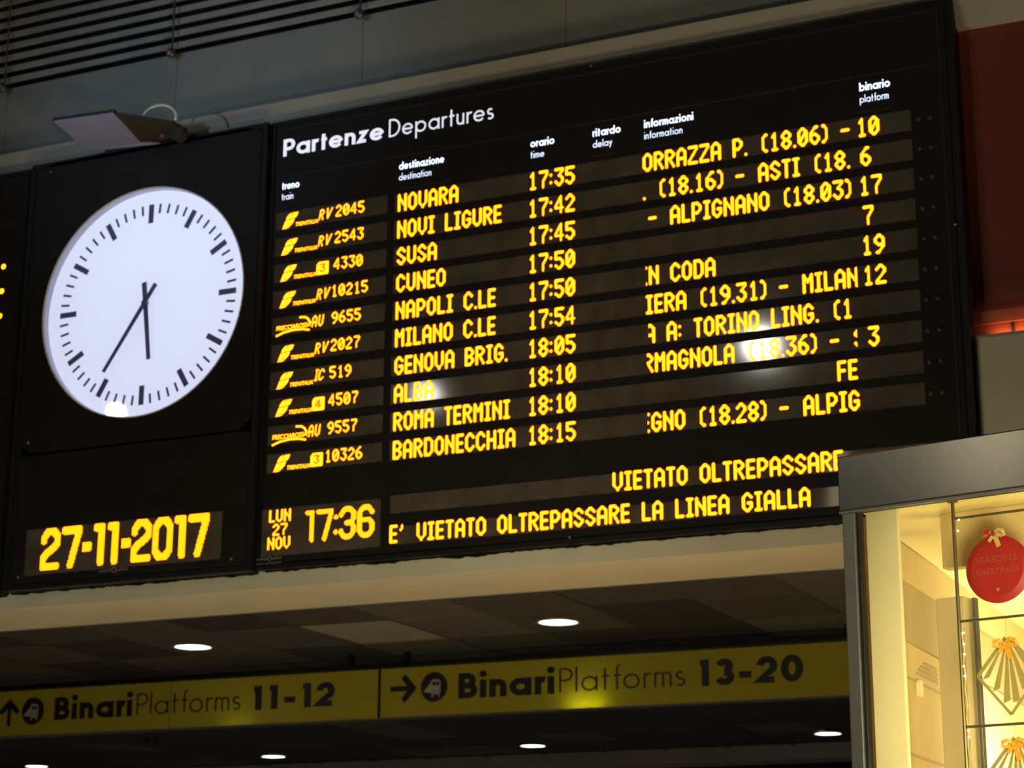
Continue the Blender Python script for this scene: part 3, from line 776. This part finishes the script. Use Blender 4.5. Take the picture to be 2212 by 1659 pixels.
# ------------------------------------------------------------------ arrivals board, mostly outside the frame
arr = thing('side_board', 'edge of another black board left of the clock with three lit amber dots', 'departures board', (-1.4, 0, 3.26), 0)
obj('housing', bx(-2.4, -.712, .006, .13, 3.252, 5.400), M['frame'], arr)
obj('face_panel', bx(-2.36, -.745, 0, .006, 3.285, 5.392), M['board'], arr)
obj('outer_frame', ring(-2.4, -.712, 3.252, 5.400, .02, -.008, .006), M['frame'], arr)
for zz in (5.364, 5.127): obj('rule', bx(-2.3, -.80, -.002, 0, zz - .0012, zz + .0012), M['edge'], arr)
for i in range(10):
    zb = 4.902 - .1282 * i
    for j, xx in enumerate((-.868, -.913)):
        lit = i < 3 and j == 0
        obj('indicator_lamp', ball(bmesh.new(), (xx, 0, zb + .004 - .0005 * i), .014 if lit else .011, 12, 8, (1, .35, 1)), M['amber'] if lit else M['indicator'], arr,
            label='lit amber dot' if lit else None, smooth=True)
# ragged bead of sealant where the boards meet the wall below
def ragged(x0, x1, z0, y, amp, seed):
    rd = random.Random(seed); bm = bmesh.new(); n = int((x1 - x0) / .018); lo = []
    v = 0
    for i in range(n + 1):
        v = v * .75 + rd.uniform(-amp, amp) * .5
        lo.append((x0 + (x1 - x0) * i / n, z0 - .006 - abs(v)))
    pts = [(x0, z0 + .01)] + lo + [(x1, z0 + .01)]
    prism(bm, [(p[0], y, p[1]) for p in pts], (0, .004, 0))
    return bm
obj('sealant_edge', ragged(.70, 3.88, 3.264, .0255, .010, 3), M['frame'], dep, label='ragged black sealant along the lower edge')
obj('sealant_edge', ragged(CX0, CX1, 3.259, .0255, .008, 5), M['frame'], clk)
obj('sealant_edge', ragged(-2.3, -.72, 3.254, .0255, .008, 6), M['frame'], arr)
rd = random.Random(9); bm = bmesh.new(); zs = [3.30 + .03 * i for i in range(22)]
prism(bm, [(3.88, .0255, zs[0])] + [(3.90 + .004 * rd.random(), .0255, z) for z in zs] + [(3.88, .0255, zs[-1])], (0, .004, 0))
obj('sealant_edge', bm, M['frame'], dep)

# ------------------------------------------------------------------ support wires with knobs on the upper wall
for i, x in enumerate((-.974, .050, 1.107)):
    t = thing('support_wire', ['vertical wire with a knob at the far left end of the grille', 'vertical wire with a round knob above the floodlight', 'vertical wire with a round knob above the heading Partenze'][i],
              'wire', (x, .03, 5.90), 0, 'wires in front of the grille')
    obj('wire', tube(bmesh.new(), [(0, 0, 0), (0, 0, .62)], .005), M['wire'], t, local=True)
    obj('knob', ball(bmesh.new(), (.0, -.012, -.005), .026, 16, 10, (1, .8, 1.05)), M['knob'], t, local=True, smooth=True)
    obj('rivet', disc(bmesh.new(), (0, -.036, -.005), .007, 'Y', 10, .006), M['screw'], t, local=True)

# ------------------------------------------------------------------ floodlight over the clock
BODY = [(0.0844, -0.4616, 5.3866), (0.148, -0.3498, 5.4004), (0.2284, -0.1942, 5.4186), (0.1928, -0.0779, 5.4194), (0.1165, -0.0027, 5.4129), (0.037, 0.0052, 5.4027), (-0.0181, -0.0971, 5.3905)]
fl = thing('floodlight', 'flat floodlight with a white glass front sticking out above the clock', 'floodlight', (.08, .02, 5.44), 0)
A_, B_, C_, D_ = Vector((-.262, -.45, 5.402)), Vector((.076, -.45, 5.386)), Vector((-.012, -.09, 5.392)), Vector((-.338, -.09, 5.405))
nrm_ = (B_ - A_).cross(D_ - A_).normalized()
if nrm_.z < 0: nrm_ = -nrm_
bm = bmesh.new(); prism(bm, [A_, B_, C_, D_], nrm_ * .006)
obj('front_glass', bm, M['lampwhite'], fl, label='white glass front')
bm = bmesh.new(); e1 = (B_ - A_).normalized() * .008; e2 = (A_ - D_).normalized() * .008
prism(bm, [A_ - e1 + e2 + nrm_ * .006, B_ + e1 + e2 + nrm_ * .006, C_ + e1 - e2 + nrm_ * .006, D_ - e1 - e2 + nrm_ * .006], nrm_ * .012)
obj('frame', bm, M['lampbody'], fl)
bm = bmesh.new()
prism(bm, [Vector(p) for p in BODY], (0, .03, .010))
obj('ballast_box', bm, M['lampbody'], fl)
obj('front_lip', prism(bmesh.new(), [D_, C_, Vector((.070, -.062, 5.380)), Vector((-.09, -.062, 5.390)), Vector((-.24, -.062, 5.402)), Vector((-.33, -.07, 5.412))], (0, .004, .008)), M['lampwhite'], fl)
obj('mount_arm', tube(bmesh.new(), [(.165, -.13, 5.43), (.15, .0, 5.435), (.14, .12, 5.44)], .022, 12), M['lampbody'], fl)
obj('knuckle', disc(bmesh.new(), (.200, -.12, 5.40), .040, 'Y', 20, .05), M['lampbody'], fl)
obj('bolt', disc(bmesh.new(), (.135, -.14, 5.382), .010, 'Y', 12, .01), M['screw'], fl)
cp = [(.192 + .096 * math.cos(a), -.25, 5.418 + .068 * math.sin(a) - .008 * math.cos(a)) for a in [R(160 - 175 * i / 16) for i in range(17)]]
obj('cable', tube(bmesh.new(), cp, .0065, 8), M['cable'], fl, label='pale arched cable', smooth=True)

# ------------------------------------------------------------------ lit niche on the right
light('niche_light', 'AREA', (4.44, .066, 3.966), (4.44, .10, 3.995), 2.6, (1, .52, .20), .95, shape='RECTANGLE').data.size_y = .02

# ------------------------------------------------------------------ shop kiosk, lower right
KO = Vector((4.007, -2.4, 2.773)); KT = R(-12)
kio = thing('shop_kiosk', 'lit shop corner with a brushed steel header and cream interior, lower right', 'shop', (KO.x, KO.y, 0), KT)
KZ = KO.z
def kobj(name, bm, m, label=None, parent=None, smooth=False): return obj(name, bm, m, parent or kio, label=label, local=True, smooth=smooth)
hd = bmesh.new(); box(hd, 0, 2.2, 0, .06, KZ, KZ + .153, bev=.004)
kobj('header', hd, M['steel'], 'brushed steel header')
kobj('header_lip', bx(.0, 2.2, .002, .03, KZ - .006, KZ), M['steel_dark'])
kobj('column', bx(.006, .044, .004, .05, 0, KZ - .006, bev=.003), M['steel_dark'], 'grey steel corner column')
kobj('glass_seal', bx(.044, .052, .012, .04, 0, KZ - .006), M['frame'])
kobj('window_pane', bx(.052, 2.2, .018, .024, 0, KZ - .006), M['glass'], 'clear shop window pane')
kobj('cream_pillar', bx(.062, .155, .034, .05, 0, KZ, bev=.002), M['cream'], 'cream pillar behind the glass')
kobj('ceiling_panel', prism(bmesh.new(), [(.05, .03, KZ), (2.2, .03, KZ), (2.2, 2.5, KZ), (-.49, 2.5, KZ)], (0, 0, .06)), M['kceil'], 'glowing yellow ceiling')
# side wall, running straight back (world Y), so in kiosk axes it leans by the corner angle
def ks(y_world, off=0.):   # kiosk coordinates of the side wall plane at world Y
    P = Matrix.Rotation(-KT, 4, 'Z') @ Vector((4.056 + off - KO.x, y_world - KO.y, 0)); return P.x, P.y
def wallpiece(y0, y1, z0, z1, off0, off1):
    a = ks(y0, off0); b = ks(y1, off0); c = ks(y1, off1); d = ks(y0, off1)
    return prism(bmesh.new(), [(*a, z0), (*b, z0), (*c, z0), (*d, z0)], (0, 0, z1 - z0))
kobj('side_wall', wallpiece(-2.30, .0, 0, KZ, -.03, .0), M['kwall'], 'beige side wall of the shop')
kobj('shade_band', wallpiece(-2.28, -.1, 2.477, 2.655, 0, .004), M['kbrown'], 'wall band with shade put into its brown colour')  # shade on the upper wall put in as a browner strip
kobj('lower_panel', wallpiece(-2.28, -.1, 0, 2.477, 0, .010), M['kwall'])
for i, z in enumerate((2.437, 2.424, 2.411, 2.398)):
    kobj('vent_slot', wallpiece(-1.86 + .05 * (3 - i) * .6, -1.60, z, z + .005, .010, .013), M['kbrown'], 'dark vent slot')
kobj('panel_seam', wallpiece(-2.0, -1.55, 2.372, 2.378, .010, .012), M['kbrown'])
kobj('panel_seam', wallpiece(-2.0, -1.55, 2.158, 2.165, .010, .012), M['kbrown'])
kobj('light_fitting', wallpiece(-1.865, -1.835, 2.335, 2.378, .010, .022), M['cream'], 'small pale fitting on the shop wall')
kobj('bulkhead', bx(.206, 2.2, .19, .23, 2.623, KZ, bev=.002), M['kwall'], 'hanging beige bulkhead board')
kobj('display_column', bx(.106, .190, .35, .43, 0, 2.574, bev=.003), M['kpillar'], 'pale display column with a reflective face')
kobj('dark_post', bx(.199, .211, .38, .40, 0, 2.572, bev=.002), M['steel_dark'], 'dark post beside the display column')
kobj('back_wall', bx(-.5, 2.2, 2.25, 2.30, 0, KZ), M['cream'])
def kw(p): return (WM[kio.name] @ Vector(p))
light('kiosk_light', 'AREA', (4.42, -.95, 1.93), (4.06, -.72, 2.32), 32, (1, .90, .62), .22)
light('kiosk_light', 'AREA', kw((.75, .45, 1.75)), kw((.35, .6, 2.77)), 10, (1, .80, .38), .5)
light('kiosk_light', 'AREA', kw((1.15, -1.15, 2.05)), kw((.15, .05, 2.45)), 46.0, (1, .84, .50), .5)  # added fill outside the window, brightens the front of the cream pillar

# ornament rack of rods behind the glass
RD = .05
rack = thing('ornament_rack', 'grid of thin dark bronze rods hanging from the shop ceiling behind the window', 'display rack', kw((.306, RD, 2.0)), KT)
def rob(name, bm, m, label=None): return obj(name, bm, m, rack, label=label)
def kpt(s_, d_, z_): v = kw((s_, d_, z_)); return (v.x, v.y, z_)
rob('upright_rod', tube(bmesh.new(), [kpt(.309, RD, 2.0), kpt(.309, RD, KZ - .004)], .0050, 8), M['rod'])
rob('upright_rod', tube(bmesh.new(), [kpt(.60, RD, 2.0), kpt(.60, RD, KZ - .004)], .0050, 8), M['rod'])
rob('ceiling_plate', disc(bmesh.new(), kpt(.309, RD, KZ - .004), .014, 'Z', 20, .003), M['rod'])
for z in (2.724, 2.452, 2.180):
    rob('cross_rod', tube(bmesh.new(), [kpt(.309, RD, z), kpt(.60, RD, z)], .0036, 8), M['rod'])
# string of fairy lights along the rod
sl = thing('fairy_lights', 'string of tiny warm lights twisted along the upright rod of the rack', 'string lights', kw((.316, RD, 2.0)), KT)
pts = [kpt(.3175 + .0012 * math.sin(z * 90), RD + .004 * math.cos(z * 90), z) for z in [2.0 + .01 * i for i in range(46)]]
obj('cord', tube(bmesh.new(), pts, .0018, 6), M['string'], sl)
for z, dx_ in ((2.7185, .008), (2.690, .004), (2.421, .003), (2.392, .0035), (2.366, .003), (2.170, .003), (2.154, .003), (2.335, 0), (2.31, .001)):
    obj('bulb', ball(bmesh.new(), kpt(.3180 + dx_, RD - .004, z), .0026, 8, 6), M['bulb'], sl)

# ornaments hanging in the rack
def orn(name, label, cat, s_, z_, group=None): return thing(name, label, cat, kw((s_, RD, z_)), KT, group)
rb = orn('round_card', 'round red greeting card with a gold ribbon bow, top cell of the rack', 'ornament', .425, 2.578)
bm = bmesh.new(); rr = .0885; seg = 56
fr_ = [bm.verts.new((rr * math.cos(2 * math.pi * i / seg), 0, rr * math.sin(2 * math.pi * i / seg))) for i in range(seg)]
fi = [bm.verts.new((rr * .8 * math.cos(2 * math.pi * i / seg), -.006, rr * .8 * math.sin(2 * math.pi * i / seg))) for i in range(seg)]
bk = [bm.verts.new((rr * math.cos(2 * math.pi * i / seg), .003, rr * math.sin(2 * math.pi * i / seg))) for i in range(seg)]
bm.faces.new(fi); bm.faces.new(bk[::-1])
for i in range(seg):
    j = (i + 1) % seg; bm.faces.new((fr_[i], fr_[j], fi[j], fi[i])); bm.faces.new((bk[i], bk[j], fr_[j], fr_[i]))
obj('card', bm, M['red_card'], rb, local=True)
bm = font_mesh("SEASON'S", .024, 0, .018, -.0068, width=.115, align='CENTER'); merge(bm, font_mesh('GREETINGS', .022, 0, -.012, -.0068, width=.118, align='CENTER'))
obj('lettering', bm, M['card_text'], rb, label='faint words of greeting', local=True)
bm = bmesh.new()
for a in range(6):
    c, s = math.cos(a * math.pi / 3), math.sin(a * math.pi / 3)
    prism(bm, [(.0 - .001 * s, -.0075, -.054 + .001 * c), (.0065 * c, -.0075, -.054 + .0065 * s), (.001 * s, -.0075, -.054 - .001 * c)], (0, .001, 0))
obj('snowflake', bm, M['ribbon_gold'], rb, local=True)
def ribbon3(pts, w, th=.0012):
    """ribbon band of width w along points, width direction mostly Y-free"""
    bm = bmesh.new(); n = len(pts); vs4 = []
    for i, p in enumerate(pts):
        p = Vector(p); t = (Vector(pts[min(i + 1, n - 1)]) - Vector(pts[max(i - 1, 0)])).normalized()
        s = t.cross(Vector((0, 1, 0))).normalized() * w / 2
        q = Vector((0, th, 0))
        vs4.append([bm.verts.new(x) for x in (p - s, p + s, p + s + q, p - s + q)])
    for i in range(n - 1):
        for k_ in range(4): bm.faces.new((vs4[i][k_], vs4[i][(k_ + 1) % 4], vs4[i + 1][(k_ + 1) % 4], vs4[i + 1][k_]))
    bm.faces.new(vs4[0][::-1]); bm.faces.new(vs4[-1]); return bm
def bow(root, m, z, sc=1., up_=.0, m2=None):
    def q(L): return [(a * sc, -.012 + b * sc, z + c * sc) for a, b, c in L]
    obj('ribbon_loop', ribbon3(q([(0, 0, 0), (.012, -.006, .010), (.026, -.008, .006), (.030, -.004, -.004), (.020, 0, -.004), (0, .002, 0)]), .010 * sc), m, root, local=True)
    obj('ribbon_loop', ribbon3(q([(0, 0, 0), (-.012, -.006, .009), (-.024, -.006, .006), (-.027, -.003, -.003), (-.014, 0, -.004), (0, .002, 0)]), .009 * sc), m2 or m, root, local=True)
    obj('ribbon_tail', ribbon3(q([(0, 0, -.001), (.006, -.003, -.014), (.013, -.004, -.034)]), .013 * sc), m, root, local=True)
    obj('ribbon_tail', ribbon3(q([(0, 0, -.001), (-.008, -.002, -.010), (-.015, -.002, -.018)]), .009 * sc), m, root, local=True)
    obj('ribbon_knot', ball(bmesh.new(), (0, -.016, z), .0055 * sc, 10, 8), m2 or m, root, local=True, smooth=True)
bow(rb, M['ribbon_gold'], .0895, 1.0, m2=M['red_card'])
obj('hanging_thread', tube(bmesh.new(), [(0, 0, .088), (0, 0, .146)], .0006, 5), M['ribbon_gold'], rb, local=True)
def kite(label, s_, zt_, m2):
    H, W2, zm = .200, .085, -.098
    k_ = orn('fan_ornament', label, 'ornament', s_, zt_, 'fan shaped ornaments in the rack')
    L_, B__, R_ = (-W2, zm), (0, -H), (W2, zm)
    def bar(a, b, w):
        a = Vector((a[0], 0, a[1])); b = Vector((b[0], 0, b[1])); d = (b - a).normalized(); s = d.cross(Vector((0, 1, 0))) * w / 2
        return prism(bmesh.new(), [a - s, a + s, b + s, b - s], (0, .004, 0))
    for a, b in ((L_, B__), (B__, R_)): obj('lower_frame', bar(a, b, .007), M['gold'], k_, local=True)
    for a, b in (((-.004, -.004), L_), ((.004, -.004), R_)): obj('upper_frame', bar(a, b, .009), M['gold'], k_, local=True)
    for j in range(6):
        t = (j + .5) / 6
        if t < .5: e = (L_[0] + (B__[0] - L_[0]) * t * 2, L_[1] + (B__[1] - L_[1]) * t * 2)
        else: e = (B__[0] + (R_[0] - B__[0]) * (t * 2 - 1), B__[1] + (R_[1] - B__[1]) * (t * 2 - 1))
        ex = (e[0] * .93, e[1] * .93)
        dx_ = .0125
        p = [(-.0006 + .006 * (t - .5), .001, -.006), (.0006 + .006 * (t - .5), .001, -.006), (ex[0] + dx_, .001, ex[1] + .5 * dx_ * (1 if t < .5 else 1)), (ex[0] - dx_ * .5, .001, ex[1])]
        obj('fan_slat', prism(bmesh.new(), p, (0, .0025, 0)), M['gold'], k_, local=True)
    bow(k_, M['ribbon_orange'], -.022, 1.15)
    obj('hanging_thread', tube(bmesh.new(), [(0, 0, -.004), (0, 0, .045 if zt_ > 2.3 else .028)], .0006, 5), M['gold'], k_, local=True)
    return k_
kite('olive gold fan ornament with an orange bow, middle cell of the rack', .437, 2.404, None)
kite('olive gold fan ornament with an orange bow, lowest cell, cut by the bottom edge', .445, 2.150, None)
